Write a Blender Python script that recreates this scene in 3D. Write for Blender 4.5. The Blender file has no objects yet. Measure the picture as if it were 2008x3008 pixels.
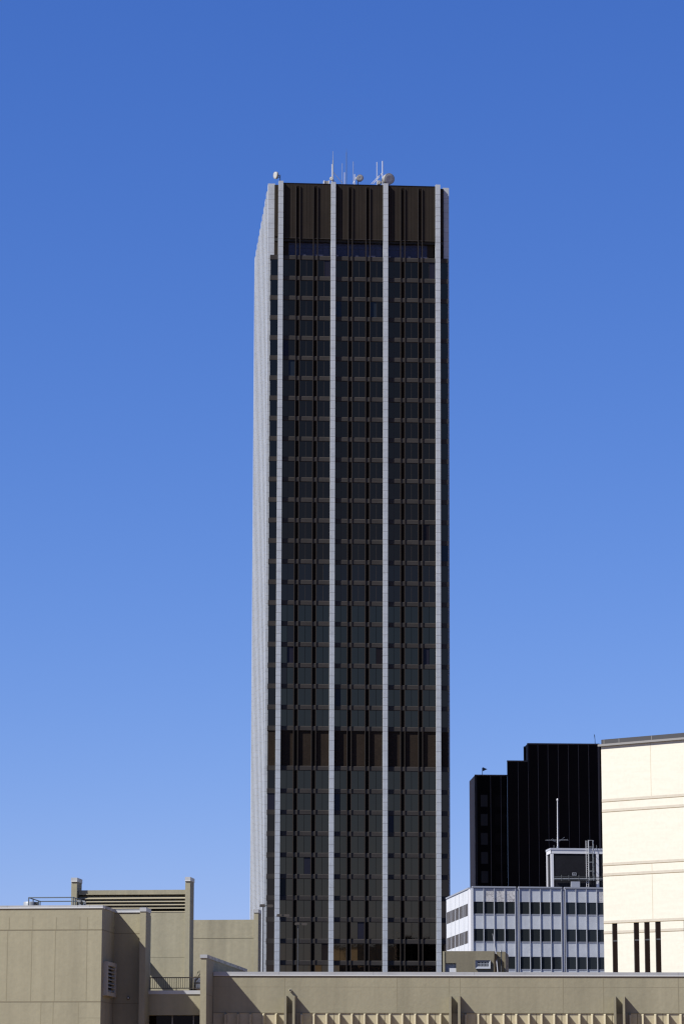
import bpy, math, random
from mathutils import Vector
random.seed(7)
scene = bpy.context.scene
COL = scene.collection
R = math.radians

# ------------------------------------------------------------------ camera
EYE = 1.7                       # eye height over the street
F_PX, W_PX, H_PX = 8898.0, 2008.0, 3008.0
PITCH, ROLL = 0.194515, 0.001345
cam = bpy.data.cameras.new('camera')
cam.sensor_fit = 'VERTICAL'
cam.sensor_height = 36.0
cam.lens = F_PX / H_PX * 36.0
cam.clip_start, cam.clip_end = 0.5, 20000.0
cam_ob = bpy.data.objects.new('camera', cam)
COL.objects.link(cam_ob)
cam_ob.location = (0, 0, EYE)
_f = Vector((0, math.cos(PITCH), math.sin(PITCH)))
_r0 = Vector((1, 0, 0)); _u0 = _r0.cross(_f)
_r = _r0 * math.cos(ROLL) + _u0 * -math.sin(ROLL)
_r = _r0 * math.cos(ROLL) + _u0 * math.sin(ROLL)
_u = _r.cross(_f)
from mathutils import Matrix
cam_ob.rotation_euler = Matrix((_r, _u, -_f)).transposed().to_euler()
scene.camera = cam_ob

# ------------------------------------------------------------------ light
SUN_AZ, SUN_EL = R(63), R(44.4)      # sun stands to the left, a little behind the camera
S = Vector((-math.sin(SUN_AZ) * math.cos(SUN_EL), -math.cos(SUN_AZ) * math.cos(SUN_EL), math.sin(SUN_EL)))
sun = bpy.data.lights.new('sun', 'SUN')
sun.energy, sun.angle, sun.color = 5.0, R(0.53), (1.0, 0.97, 0.92)
sun_ob = bpy.data.objects.new('sun', sun)
COL.objects.link(sun_ob)
sun_ob.location = (-50, -50, 300)
sun_ob.rotation_euler = S.to_track_quat('Z', 'Y').to_euler()

world = bpy.data.worlds.new('World')
scene.world = world
world.use_nodes = True
nt = world.node_tree
bg = nt.nodes['Background']
sky = nt.nodes.new('ShaderNodeTexSky')
sky.sky_type = 'NISHITA'
sky.sun_disc = False
sky.sun_elevation = SUN_EL
sky.sun_rotation = math.pi + SUN_AZ          # same direction as the sun lamp
sky.altitude = 200
sky.air_density, sky.dust_density, sky.ozone_density = 1.0, 0.0, 4.0
tc = nt.nodes.new('ShaderNodeTexCoord')
va = nt.nodes.new('ShaderNodeVectorMath'); va.operation = 'ADD'; va.inputs[1].default_value = (0, 0, 0.03)
vn = nt.nodes.new('ShaderNodeVectorMath'); vn.operation = 'NORMALIZE'
# per channel response that gives the deep polarised blue of the photograph
sp = nt.nodes.new('ShaderNodeSeparateColor'); cb = nt.nodes.new('ShaderNodeCombineColor')
for ch, g, k in (('Red', 1.46, .59), ('Green', 1.11, .875), ('Blue', .757, 2.38)):
    pw = nt.nodes.new('ShaderNodeMath'); pw.operation = 'POWER'; pw.inputs[1].default_value = g
    ml = nt.nodes.new('ShaderNodeMath'); ml.operation = 'MULTIPLY'; ml.inputs[1].default_value = k
    nt.links.new(sp.outputs[ch], pw.inputs[0]); nt.links.new(pw.outputs[0], ml.inputs[0]); nt.links.new(ml.outputs[0], cb.inputs[ch])
nt.links.new(tc.outputs['Generated'], va.inputs[0])
nt.links.new(va.outputs[0], vn.inputs[0])
nt.links.new(vn.outputs[0], sky.inputs[0])
nt.links.new(sky.outputs[0], sp.inputs[0])
# the upper sky is a deeper, darker blue than the band over the roofs
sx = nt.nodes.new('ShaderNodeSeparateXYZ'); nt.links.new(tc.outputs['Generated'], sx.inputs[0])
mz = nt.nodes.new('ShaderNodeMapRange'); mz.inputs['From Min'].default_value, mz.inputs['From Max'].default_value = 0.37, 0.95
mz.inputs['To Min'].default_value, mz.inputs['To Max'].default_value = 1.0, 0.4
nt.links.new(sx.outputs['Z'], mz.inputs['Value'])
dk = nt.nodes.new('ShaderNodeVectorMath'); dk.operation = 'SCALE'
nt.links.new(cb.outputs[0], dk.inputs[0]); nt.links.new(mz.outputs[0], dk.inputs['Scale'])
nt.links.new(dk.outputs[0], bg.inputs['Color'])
bg.inputs['Strength'].default_value = 0.05

scene.view_settings.view_transform = 'Standard'
scene.view_settings.look = 'None'
scene.view_settings.exposure = 0.77
scene.view_settings.gamma = 1.0
scene.view_settings.use_curve_mapping = False
scene.cycles.max_bounces = 6
scene.cycles.filter_width = 1.3

# ------------------------------------------------------------------ materials
ALB = 0.66            # scales the stone, stucco and paint colours down to balance the raised exposure
def lerp3(c, k): return tuple(max(0.0, x * k) for x in c)

def mat(name, color, rough=0.7, vary=0.0, scale=(0.3, 0.3, 0.3), metal=0.0, spec=0.5, fine=0.0, fine_scale=6.0,
        color2=None, ior=1.5, bump=0.0, bump_scale=4.0, streak=0.0, streak_scale=(1.2, 1.2, 0.12)):
    color = lerp3(color, ALB); color2 = lerp3(color2, ALB) if color2 else None
    m = bpy.data.materials.new(name); m.use_nodes = True
    t = m.node_tree; b = t.nodes['Principled BSDF']
    b.inputs['Roughness'].default_value = rough
    b.inputs['Metallic'].default_value = metal
    b.inputs['Specular IOR Level'].default_value = spec
    b.inputs['IOR'].default_value = ior
    b.inputs['Base Color'].default_value = (*color, 1)
    tcn = t.nodes.new('ShaderNodeTexCoord')
    cur = None
    def noise(sc, s=1.0, detail=5, rough_=0.6):
        mp = t.nodes.new('ShaderNodeMapping'); mp.inputs['Scale'].default_value = sc if not isinstance(sc, float) else (sc, sc, sc)
        t.links.new(tcn.outputs['Object'], mp.inputs['Vector'])
        n = t.nodes.new('ShaderNodeTexNoise'); n.inputs['Scale'].default_value = s
        n.inputs['Detail'].default_value = detail; n.inputs['Roughness'].default_value = rough_
        t.links.new(mp.outputs[0], n.inputs['Vector'])
        return n
    def ramp(n, amount):
        r = t.nodes.new('ShaderNodeMapRange')
        r.inputs['From Min'].default_value, r.inputs['From Max'].default_value = 0.3, 0.7
        r.inputs['To Min'].default_value, r.inputs['To Max'].default_value = 1 - amount, 1 + amount
        t.links.new(n.outputs['Fac'], r.inputs['Value'])
        return r
    def mul(a, val):
        mm = t.nodes.new('ShaderNodeVectorMath'); mm.operation = 'SCALE'
        if a is None: mm.inputs[0].default_value = color
        else: t.links.new(a, mm.inputs[0])
        t.links.new(val.outputs[0], mm.inputs['Scale'])
        return mm.outputs[0]
    if color2 is not None:
        n = noise(scale, 1.0, 6, 0.55)
        mx = t.nodes.new('ShaderNodeMix'); mx.data_type = 'RGBA'
        mx.inputs['A'].default_value = (*color, 1); mx.inputs['B'].default_value = (*color2, 1)
        rr = t.nodes.new('ShaderNodeMapRange'); rr.inputs['From Min'].default_value = 0.4; rr.inputs['From Max'].default_value = 0.66
        t.links.new(n.outputs['Fac'], rr.inputs['Value']); t.links.new(rr.outputs[0], mx.inputs['Factor'])
        cur = mx.outputs['Result']
    if vary: cur = mul(cur, ramp(noise(scale), vary))
    if streak: cur = mul(cur, ramp(noise(streak_scale, 1.0, 4), streak))
    if fine: cur = mul(cur, ramp(noise(float(fine_scale), 1.0, 3), fine))
    if cur is not None: t.links.new(cur, b.inputs['Base Color'])
    if bump:
        bp = t.nodes.new('ShaderNodeBump'); bp.inputs['Strength'].default_value = bump; bp.inputs['Distance'].default_value = 0.05
        t.links.new(noise(float(bump_scale)).outputs['Fac'], bp.inputs['Height'])
        t.links.new(bp.outputs[0], b.inputs['Normal'])
    return m

def marble(name, color, vein, scale=1.0, amount=0.6, rough=0.45):
    color = lerp3(color, ALB); vein = lerp3(vein, ALB)
    m = bpy.data.materials.new(name); m.use_nodes = True
    t = m.node_tree; b = t.nodes['Principled BSDF']; b.inputs['Roughness'].default_value = rough
    tcn = t.nodes.new('ShaderNodeTexCoord')
    mp = t.nodes.new('ShaderNodeMapping'); mp.inputs['Rotation'].default_value = (0.3, 0.6, 0.2)
    t.links.new(tcn.outputs['Object'], mp.inputs['Vector'])
    n = t.nodes.new('ShaderNodeTexNoise'); n.inputs['Scale'].default_value = 0.9 * scale; n.inputs['Detail'].default_value = 6
    n.inputs['Distortion'].default_value = 1.6
    t.links.new(mp.outputs[0], n.inputs['Vector'])
    s1 = t.nodes.new('ShaderNodeMath'); s1.operation = 'SUBTRACT'; s1.inputs[1].default_value = 0.5
    t.links.new(n.outputs['Fac'], s1.inputs[0])
    ab = t.nodes.new('ShaderNodeMath'); ab.operation = 'ABSOLUTE'; t.links.new(s1.outputs[0], ab.inputs[0])
    mr = t.nodes.new('ShaderNodeMapRange'); mr.inputs['From Min'].default_value = 0.0; mr.inputs['From Max'].default_value = 0.06
    mr.inputs['To Min'].default_value = amount; mr.inputs['To Max'].default_value = 0.0
    t.links.new(ab.outputs[0], mr.inputs['Value'])
    n2 = t.nodes.new('ShaderNodeTexNoise'); n2.inputs['Scale'].default_value = 0.22 * scale; n2.inputs['Detail'].default_value = 3
    t.links.new(mp.outputs[0], n2.inputs['Vector'])
    mr2 = t.nodes.new('ShaderNodeMapRange'); mr2.inputs['From Min'].default_value = .35; mr2.inputs['From Max'].default_value = .6
    t.links.new(n2.outputs['Fac'], mr2.inputs['Value'])
    mu = t.nodes.new('ShaderNodeMath'); mu.operation = 'MULTIPLY'
    t.links.new(mr.outputs[0], mu.inputs[0]); t.links.new(mr2.outputs[0], mu.inputs[1])
    mx = t.nodes.new('ShaderNodeMix'); mx.data_type = 'RGBA'
    mx.inputs['A'].default_value = (*color, 1); mx.inputs['B'].default_value = (*vein, 1)
    t.links.new(mu.outputs[0], mx.inputs['Factor'])
    n3 = t.nodes.new('ShaderNodeTexNoise'); n3.inputs['Scale'].default_value = 0.6; n3.inputs['Detail'].default_value = 4
    t.links.new(tcn.outputs['Object'], n3.inputs['Vector'])
    mr3 = t.nodes.new('ShaderNodeMapRange'); mr3.inputs['From Min'].default_value = .3; mr3.inputs['From Max'].default_value = .7
    mr3.inputs['To Min'].default_value = .9; mr3.inputs['To Max'].default_value = 1.06
    t.links.new(n3.outputs['Fac'], mr3.inputs['Value'])
    sc = t.nodes.new('ShaderNodeVectorMath'); sc.operation = 'SCALE'
    t.links.new(mx.outputs['Result'], sc.inputs[0]); t.links.new(mr3.outputs[0], sc.inputs['Scale'])
    t.links.new(sc.outputs[0], b.inputs['Base Color'])
    return m

M = {}
M['col_marble'] = marble('column marble', (.54, .575, .61), (.38, .41, .45), 1.2, .5)
M['joint'] = mat('stone joint', (.26, .26, .27), .9)
M['joint_pale'] = mat('pale stone joint', (.36, .36, .37), .9)
M['bronze'] = mat('bronze cladding', (.031, .024, .018), .6, spec=.1, vary=.12, streak=.10, streak_scale=(1.5, 1.5, .05))
M['bronze_dark'] = mat('dark bronze channel', (.012, .008, .006), .7, spec=.05)
M['spandrel'] = mat('bronze spandrel', (.049, .044, .041), .6, spec=.12, vary=.18, scale=(.25, .25, .9))
M['rib'] = mat('bronze rib', (.048, .040, .034), .5, spec=.15)
M['brick_dark'] = mat('dark brick louvre', (.030, .021, .015), .85, spec=.1, vary=.15, fine=.25, fine_scale=5.0)
def glass(name, c, spec=.5, rough=.04, ior=1.5, wob=0.0):
    return mat(name, c, rough, spec=spec, ior=ior, bump=wob, bump_scale=.35)
def coated(name, tint, wob=.05):
    """Bronze tinted reflective glazing: its colour is the tint of what it mirrors."""
    return mat(name, lerp3(tint, 1 / ALB), .03, metal=1.0, bump=wob, bump_scale=.35)
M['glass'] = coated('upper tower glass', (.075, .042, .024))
M['glass_mid'] = coated('mid tone tower glass', (.080, .050, .032))  # tint between the upper and the lower glass
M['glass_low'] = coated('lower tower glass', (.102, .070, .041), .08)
M['blind_blue'] = glass('glass with blue blind', (.022, .021, .032), .1)
M['blind_grey'] = glass('glass with grey blind', (.018, .024, .031), .2)
M['blind_brown'] = glass('glass with brown blind', (.016, .012, .012), .1)
M['glass_strip'] = coated('bronze corner glass', (.070, .045, .029))
M['pent_glass'] = glass('penthouse glass', (.052, .055, .095), .2)
M['pent_frame'] = mat('blue window frame', (.01, .016, .05), .5)
M['stucco'] = mat('beige stucco', (.370, .338, .228), .9, vary=.07, scale=(.10, .10, .16), streak=.13, streak_scale=(.75, .75, .035), fine=.04, fine_scale=3.0, bump=.25, bump_scale=3.0)
M['stucco_b'] = mat('weathered beige stucco', (.358, .328, .226), .9, vary=.10, scale=(.18, .18, .14), streak=.15, streak_scale=(.9, .9, .05), fine=.05, fine_scale=3.0, bump=.25, bump_scale=3.0)
M['stucco_c'] = mat('dull brown stucco', (.245, .215, .145), .9, vary=.08, scale=(.3, .3, .3), streak=.12, streak_scale=(1.2, 1.2, .1), fine=.08)
M['stucco_joint_shade'] = mat('stucco joint and shade line', (.275, .24, .155), .95)
M['stucco_patch'] = mat('stucco panel seam', (.335, .302, .197), .95)
M['flash'] = mat('galvanised coping', (.52, .53, .53), .5, vary=.12, scale=(.5, .5, 1), metal=.15)
M['flash_lip'] = mat('coping lip', (.72, .73, .72), .45)
M['flash_old'] = mat('weathered coping', (.36, .34, .30), .7, color2=(.55, .53, .48), scale=(.8, .8, .8))
M['fin'] = mat('precast fin', (.56, .50, .34), .85, vary=.05, fine=.06)
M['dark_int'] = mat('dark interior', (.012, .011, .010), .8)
M['slat'] = mat('louvre slat', (.40, .36, .25), .7, vary=.08)
M['vent'] = mat('vent metal', (.50, .47, .38), .6, vary=.05)
M['steel'] = mat('painted steel', (.10, .13, .16), .5)
M['rail'] = mat('brown railing', (.035, .025, .016), .55)
M['galv'] = mat('galvanised steel', (.42, .44, .46), .45, vary=.15, metal=.3)
M['white_paint'] = mat('white painted metal', (.78, .79, .80), .4, vary=.04)
M['dish_face'] = mat('dish radome', (.50, .50, .49), .5, vary=.05)
M['dish_back'] = mat('dish shroud', (.33, .33, .325), .5)
M['dish_dark'] = mat('dish bracket', (.05, .055, .06), .6)
M['white_marble'] = marble('white marble panel', (.65, .68, .715), (.46, .49, .54), 1.2, .35)
M['veined_marble'] = marble('veined marble panel', (.72, .70, .68), (.25, .24, .24), 1.5, .95)
M['grey_panel'] = mat('replacement grey panel', (.48, .50, .56), .4)
M['alu'] = mat('aluminium mullion', (.50, .52, .57), .45, vary=.06)
M['alu_white'] = mat('white aluminium', (.72, .72, .74), .5)
M['alu_dark'] = mat('grey pier', (.34, .36, .41), .5)
M['win_green'] = glass('green grey glass', (.027, .032, .034), .18, wob=.08)
M['win_side'] = mat('bronze side glass', (.050, .037, .024), .4, spec=.03)
M['black_panel'] = mat('black glass panel', (.0125, .0095, .009), .5, spec=.03, vary=.15)
M['black_panel_b'] = mat('black brown panel', (.006, .0045, .004), .5, spec=.03)
M['black_line'] = mat('black building mullion', (.15, .135, .125), .6, spec=.1)
M['black_edge'] = mat('grey metal edge', (.045, .043, .042), .6, spec=.1)
M['black_side'] = mat('grey metal side', (.20, .195, .18), .6, spec=.1, streak=.2, streak_scale=(2, 2, .02))
M['black_win'] = glass('dim window', (.050, .044, .041), .04)
M['cream'] = mat('cream brick', (.80, .75, .625), .9, fine=.03, fine_scale=3.0, streak=.035, streak_scale=(.35, .35, 2.5))
M['cream_band'] = mat('tan brick course', (.60, .54, .44), .9, fine=.05, fine_scale=3)
M['cream_line'] = mat('course joint', (.30, .22, .11), .9)
M['cream_joint'] = mat('control joint', (.58, .50, .34), .9)
M['fascia'] = mat('charcoal fascia', (.045, .044, .047), .5, vary=.05)
M['cornice'] = mat('grey cornice', (.26, .25, .24), .6)
M['slit'] = glass('slit window glass', (.012, .006, .003), .08, wob=.1)
M['slit_frame'] = mat('slit frame', (.08, .055, .03), .6)
M['brick_black'] = mat('charcoal brick', (.016, .016, .020), .85, spec=.1, fine=.2, fine_scale=4, vary=.1)
M['asphalt'] = mat('asphalt', (.05, .05, .052), .9, vary=.15, fine=.15)
M['concrete'] = mat('pavement', (.36, .215, .085), .9, vary=.1)  # warm tone chosen so the ground's bounce warms the shaded walls
M['bark'] = mat('twig bark', (.10, .075, .045), .9)
M['leaf'] = mat('dull leaf', (.05, .05, .02), .8)

# ------------------------------------------------------------------ helpers
class Frame:
    """Axes of a building: u along its front, v into its depth, z up (metres above the street)."""
    def __init__(self, x, y, ang_u, ang_v=None):
        if ang_v is None: ang_v = ang_u
        self.o = Vector((x, y, 0))
        self.U = Vector((math.cos(ang_u), math.sin(ang_u), 0))
        self.V = Vector((-math.sin(ang_v), math.cos(ang_v), 0))
    def p(self, u, v, z): return self.o + self.U * u + self.V * v + Vector((0, 0, z))
    def uz(self, px, py, v=0.0):
        """Where the sight line through a pixel of the photograph meets the plane at depth v."""
        d = _f + _r * ((px - W_PX / 2) / F_PX) - _u * ((py - H_PX / 2) / F_PX)
        n = Vector((-self.U.y, self.U.x, 0))
        o = self.o + self.V * v
        e = Vector((0, 0, EYE))
        t = (o - e).dot(n) / d.dot(n)
        q = e + d * t
        return (q - o).dot(self.U), q.z
    def u(self, px, py, v=0.0): return self.uz(px, py, v)[0]
    def z(self, px, py, v=0.0): return self.uz(px, py, v)[1]

class MB:
    def __init__(self): self.v = []; self.f = []; self.m = []; self.mats = []; self.sm = []
    def mi(self, m):
        if m not in self.mats: self.mats.append(m)
        return self.mats.index(m)
    def poly(self, pts, faces, m, smooth=False):
        b = len(self.v); self.v += [Vector(p) for p in pts]
        k = self.mi(m)
        for f in faces: self.f.append([b + i for i in f]); self.m.append(k); self.sm.append(smooth)
    def hexa(self, P, m):
        self.poly(P, [(0, 3, 2, 1), (4, 5, 6, 7), (0, 1, 5, 4), (1, 2, 6, 5), (2, 3, 7, 6), (3, 0, 4, 7)], m)
    def box(self, F, u0, u1, v0, v1, z0, z1, m):
        self.hexa([F.p(u0, v0, z0), F.p(u1, v0, z0), F.p(u1, v1, z0), F.p(u0, v1, z0),
                   F.p(u0, v0, z1), F.p(u1, v0, z1), F.p(u1, v1, z1), F.p(u0, v1, z1)], m)
    def prism(self, F, pts, z0, z1, m):
        """Upright prism over the plan outline pts [(u, v)]."""
        n = len(pts)
        P = [F.p(a, b, z0) for a, b in pts] + [F.p(a, b, z1) for a, b in pts]
        fs = [tuple(range(n - 1, -1, -1)), tuple(range(n, 2 * n))]
        fs += [(i, (i + 1) % n, n + (i + 1) % n, n + i) for i in range(n)]
        self.poly(P, fs, m)
    def tube(self, a, b, r0, r1, m, n=8, caps=True):
        a, b = Vector(a), Vector(b); d = (b - a).normalized()
        x = d.orthogonal().normalized(); y = d.cross(x)
        P = []
        for c, r in ((a, r0), (b, r1)):
            for i in range(n):
                t = 2 * math.pi * i / n
                P.append(c + x * (r * math.cos(t)) + y * (r * math.sin(t)))
        fs = [(i, (i + 1) % n, n + (i + 1) % n, n + i) for i in range(n)]
        self.poly(P, fs, m, n > 6)
        if caps: self.poly(P, [tuple(range(n - 1, -1, -1)), tuple(range(n, 2 * n))], m)
    def lathe(self, c, axis, prof, m, n=24):
        """Profile [(distance along axis, radius)] turned round the axis through c."""
        c = Vector(c); d = Vector(axis).normalized(); x = d.orthogonal().normalized(); y = d.cross(x)
        P = []
        for t, r in prof:
            for i in range(n):
                a = 2 * math.pi * i / n
                P.append(c + d * t + x * (r * math.cos(a)) + y * (r * math.sin(a)))
        fs = []
        for k in range(len(prof) - 1):
            for i in range(n):
                fs.append((k * n + i, k * n + (i + 1) % n, (k + 1) * n + (i + 1) % n, (k + 1) * n + i))
        self.poly(P, fs, m, True)
    def build(self, name, parent=None, label=None, origin=None):
        me = bpy.data.meshes.new(name)
        off = Vector((0, 0, 0))
        if parent is not None:
            q = parent
            while q is not None: off += q.location; q = q.parent
        elif origin is not None: off = Vector(origin)
        me.from_pydata([v - off for v in self.v], [], self.f)
        for m in self.mats: me.materials.append(m)
        me.polygons.foreach_set('material_index', self.m)
        me.polygons.foreach_set('use_smooth', self.sm)
        me.validate(); me.update()
        import bmesh
        bm = bmesh.new(); bm.from_mesh(me); bmesh.ops.recalc_face_normals(bm, faces=bm.faces); bm.to_mesh(me); bm.free()
        o = bpy.data.objects.new(name, me); COL.objects.link(o)
        if parent is not None: o.parent = parent
        else: o.location = off
        if label: o['label'] = label
        return o

def tag(o, label=None, cat=None, group=None, kind=None):
    if label: o['label'] = label
    if cat: o['category'] = cat
    if group: o['group'] = group
    if kind: o['kind'] = kind
    return o
def thing(name, loc, label, cat, group=None):
    o = bpy.data.objects.new(name, None); COL.objects.link(o); o.location = loc
    o.empty_display_size = 1.0
    return tag(o, label, cat, group)
def copy_tree(o, parent=None):
    c = o.copy(); COL.objects.link(c)
    if parent is not None: c.parent = parent
    for ch in list(o.children): copy_tree(ch, c)
    return c
def one(name, parent, F, u0, u1, v0, v1, z0, z1, m, label=None):
    b = MB(); b.box(F, u0, u1, v0, v1, z0, z1, M[m]); return b.build(name, parent, label)

# ------------------------------------------------------------------ ground
def sheet(name, x0, x1, y0, y1, z, m):
    b = MB(); b.poly([(x0, y0, z), (x1, y0, z), (x1, y1, z), (x0, y1, z)], [(0, 1, 2, 3)], M[m])
    return tag(b.build(name), kind='structure')
sheet('ground', -6000, 6000, -3000, 9000, 0.0, 'concrete')
sheet('road', -400, 400, 195, 212, 0.004, 'asphalt')
sheet('reflection_asphalt', -300, 300, 272, 530, 0.004, 'asphalt')  # unseen asphalt sheet added to darken the reflections in the lower tower glass

# ------------------------------------------------------------------ office tower
class TowerFrame(Frame):
    """The tower's bays open by about one percent from street to crown, as surveyed."""
    def k(self, z): return .0085 * (z - 97.5) / 72.5  # added widening by height, set to fit the columns' image pixels
    def p(self, u, v, z): return Frame.p(self, u * (1 + self.k(z)) if u > 0 else u, v, z)
    def uz(self, px, py, v=0.0):
        u, z = Frame.uz(self, px, py, v)
        return (u / (1 + self.k(z)) if u > 0 else u), z
T = TowerFrame(-11.80, 540.0, 0.077532)
BAY, CW, H = 9.663, 0.86, 3.80
ZC = 169.08 + EYE                                    # column tops
UE = 3 * BAY + CW                                    # right edge of the fourth column
tower = thing('office_tower', T.p(UE / 2, 24, 0), 'tall dark bronze office tower with pale marble columns and fins', 'building')
S_top = {0: 151.01 + 3.93 + EYE}
for k in range(1, 24): S_top[k] = 151.01 + EYE - H * (k - 1)
S_top[24] = T.z(905, 2249.5, .5)
for k in range(25, 40): S_top[k] = 56.14 + EYE - H * (k - 25)
LAST = 36
SPH = 0.86
z_crown_t = T.z(900, 538.6, .55)
z_crown_b = T.z(900, 700.5, .55)
# pale front columns
for c in range(4):
    b = MB(); u0 = c * BAY
    b.box(T, u0, u0 + CW, 0, 1.0, 0, ZC, M['col_marble'])
    zz = []
    for k in range(0, LAST):
        if k == 23: zz += [S_top[23], S_top[23] - SPH, S_top[23] - 2.6, S_top[23] - 4.4]; continue
        zz += [S_top[k], S_top[k] - SPH, S_top[k] - SPH - (H - SPH) * .5]
    z = S_top[0] + 1.5; i = 0
    while z < ZC - 1:
        zz.append(z); z += (1.45, 1.05, 1.6)[i % 3]; i += 1
    for z in zz: b.box(T, u0 - .004, u0 + CW + .004, -.004, .5, z - .03, z + .03, M['joint'])
    b.build('column', tower)
# side fins
for side in (0, 1):
    for k in range(11):
        b = MB(); v0 = 1.26 + 4.92 * k
        if side == 0: a, c = -1.895, -.60
        else: a, c = UE + .60, UE + 1.74
        b.box(T, a, c, v0, v0 + 2.0, 0, ZC - .2, M['col_marble'])
        zz = []
        for r in range(0, LAST):
            zz += [S_top[r], S_top[r] - SPH - .1, S_top[r] - SPH - (H - SPH) * .5]
        z = S_top[0] + 1.2; i = 0
        while z < ZC - 1:
            zz.append(z); z += (1.75, 1.05)[i % 2]; i += 1
        for z in zz:
            z += .25 * ((k * 7) % 5 - 2)
            b.box(T, a - .004, c + .004, v0 - .004, v0 + .4, z - .03, z + .03, M['joint_pale'])
        b.build('fin', tower)
# body: floors behind the glass, narrower core under the crown
b = MB()
b.box(T, -1.36, UE + 1.36, 0.75, 51.5, 0, S_top[0] - .45, M['bronze_dark'])
b.build('wall', tower)
b = MB()
b.box(T, -.70, UE + .70, 1.9, 50.5, S_top[0] - .1, z_crown_b + .4, M['bronze_dark'])
b.build('penthouse_wall', tower)
# spandrel bands, one per storey, wrapped round the corners
for k in range(0, LAST):
    if k in ():
        continue
    zt = S_top[k]; b = MB()
    uu0, uu1 = -1.46, UE + 1.46
    for c in range(3):                                  # between the columns, eased top and bottom edges
        x0, x1 = c * BAY + CW, (c + 1) * BAY
        P = [(x0, .66, zt), (x0, .56, zt), (x0, .50, zt - .10), (x0, .50, zt - SPH + .10), (x0, .56, zt - SPH), (x0, .66, zt - SPH)]
        A = [T.p(*q) for q in P] + [T.p(x1, q[1], q[2]) for q in P]
        b.poly(A, [(0, 1, 7, 6), (1, 2, 8, 7), (2, 3, 9, 8), (3, 4, 10, 9), (4, 5, 11, 10)], M['spandrel'])
    b.box(T, uu0, 0, .50, 1.1, zt - SPH, zt, M['spandrel'])
    b.box(T, UE, uu1, .50, 1.1, zt - SPH, zt, M['spandrel'])
    b.box(T, uu0, uu0 + .3, 1.1, 51, zt - SPH, zt, M['spandrel'])
    b.build('spandrel', tower)
# bronze ribs in pairs
RIBS = (2.36, 3.12, 5.60, 6.36)
for c in range(3):
    for q in RIBS:
        u0 = c * BAY + CW + q
        b = MB(); b.box(T, u0 - .055, u0 + .055, .36, .74, 8, z_crown_t - .55, M['rib'])
        b.build('rib', tower)
# dark channels between the ribs of a pair
for c in range(3):
    for q in (2.36, 5.60):
        b = MB(); u0 = c * BAY + CW + q
        for k in range(0, LAST):
            z1 = S_top[k] - SPH; z0 = S_top[k + 1]
            b.box(T, u0 + .058, u0 + .702, .64, .74, z0 + .003, z1 - .003, M['bronze_dark'])
        b.build('channel', tower)
# windows
WINS = ((0.03, 2.28), (3.20, 5.52), (6.44, 8.77))
special = {}
def add_window(b, c, w, k, rnd):
    z1 = S_top[k] - SPH - .01; z0 = S_top[k + 1] + .01
    a, e = WINS[w]; a += c * BAY + CW; e += c * BAY + CW
    mid = (a + e) / 2
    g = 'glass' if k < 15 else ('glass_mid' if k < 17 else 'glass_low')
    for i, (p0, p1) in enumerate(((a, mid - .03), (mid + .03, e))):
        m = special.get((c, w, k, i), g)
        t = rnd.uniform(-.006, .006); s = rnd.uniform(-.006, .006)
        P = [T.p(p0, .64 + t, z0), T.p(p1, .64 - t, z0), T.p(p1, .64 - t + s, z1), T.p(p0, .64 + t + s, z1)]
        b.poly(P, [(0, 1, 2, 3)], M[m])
    b.box(T, mid - .028, mid + .028, .60 if k < 17 else .655, .70, z0, z1, M['rib'] if k < 17 else M['bronze_dark'])
    b.box(T, a - .02, e + .02, .655, .70, z0 - .005, z1 + .005, M['bronze_dark'])
# panes that show a different blind: (bay, window, storey, pane)
special.update({(0, 2, 0, 1): 'blind_blue', (2, 2, 0, 1): 'blind_blue', (1, 0, 2, 0): 'blind_grey', (1, 2, 2, 0): 'blind_grey',
                (0, 0, 4, 0): 'blind_blue', (0, 0, 5, 1): 'blind_grey', (0, 2, 15, 0): 'glass', (2, 2, 13, 0): 'blind_brown',
                (0, 0, 19, 1): 'blind_blue', (1, 2, 19, 1): 'blind_brown', (2, 2, 19, 0): 'blind_blue', (1, 0, 21, 0): 'blind_blue',
                (1, 0, 25, 0): 'blind_blue', (2, 0, 26, 0): 'blind_blue', (0, 1, 28, 1): 'blind_blue', (0, 0, 29, 0): 'blind_brown',
                (1, 1, 31, 1): 'blind_blue', (0, 2, 32, 1): 'blind_brown', (0, 0, 18, 1): 'glass_mid', (0, 0, 20, 0): 'glass_mid'})
rnd = random.Random(3)
rest = MB()
for k in list(range(0, 23)) + list(range(24, LAST)):
    for c in range(3):
        for w in range(3):
            if 24 <= k <= 34:
                b = MB(); add_window(b, c, w, k, rnd); b.build('window', tower)
            else: add_window(rest, c, w, k, rnd)
    for u0, u1 in ((-1.40, -.03), (UE + .03, UE + 1.40)):
        m = 'blind_blue' if (k == 25 and u0 < 0) else ('blind_grey' if (k == 14 and u0 > 0) else 'glass_strip')
        rest.box(T, u0, u1, .60, .72, S_top[k + 1] + .01, S_top[k] - SPH - .01, M[m])
tag(rest.build('window', tower, 'upper storeys of dark glass panes and the narrow corner panes'), kind='stuff')
# mechanical storey of dark brick behind the ribs
zt, zb = S_top[23] - SPH, S_top[24]
for c in range(3):
    b = MB()
    for a, e in WINS: b.box(T, c * BAY + CW + a, c * BAY + CW + e, .74, .80, zb, zt, M['brick_dark'])
    b.build('louvre_panel', tower)
one('corner_panel', tower, T, -1.40, -.03, .62, .75, zb, zt, 'brick_dark')
one('corner_panel', tower, T, UE + .03, UE + 1.40, .62, .75, zb, zt, 'brick_dark')
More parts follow.
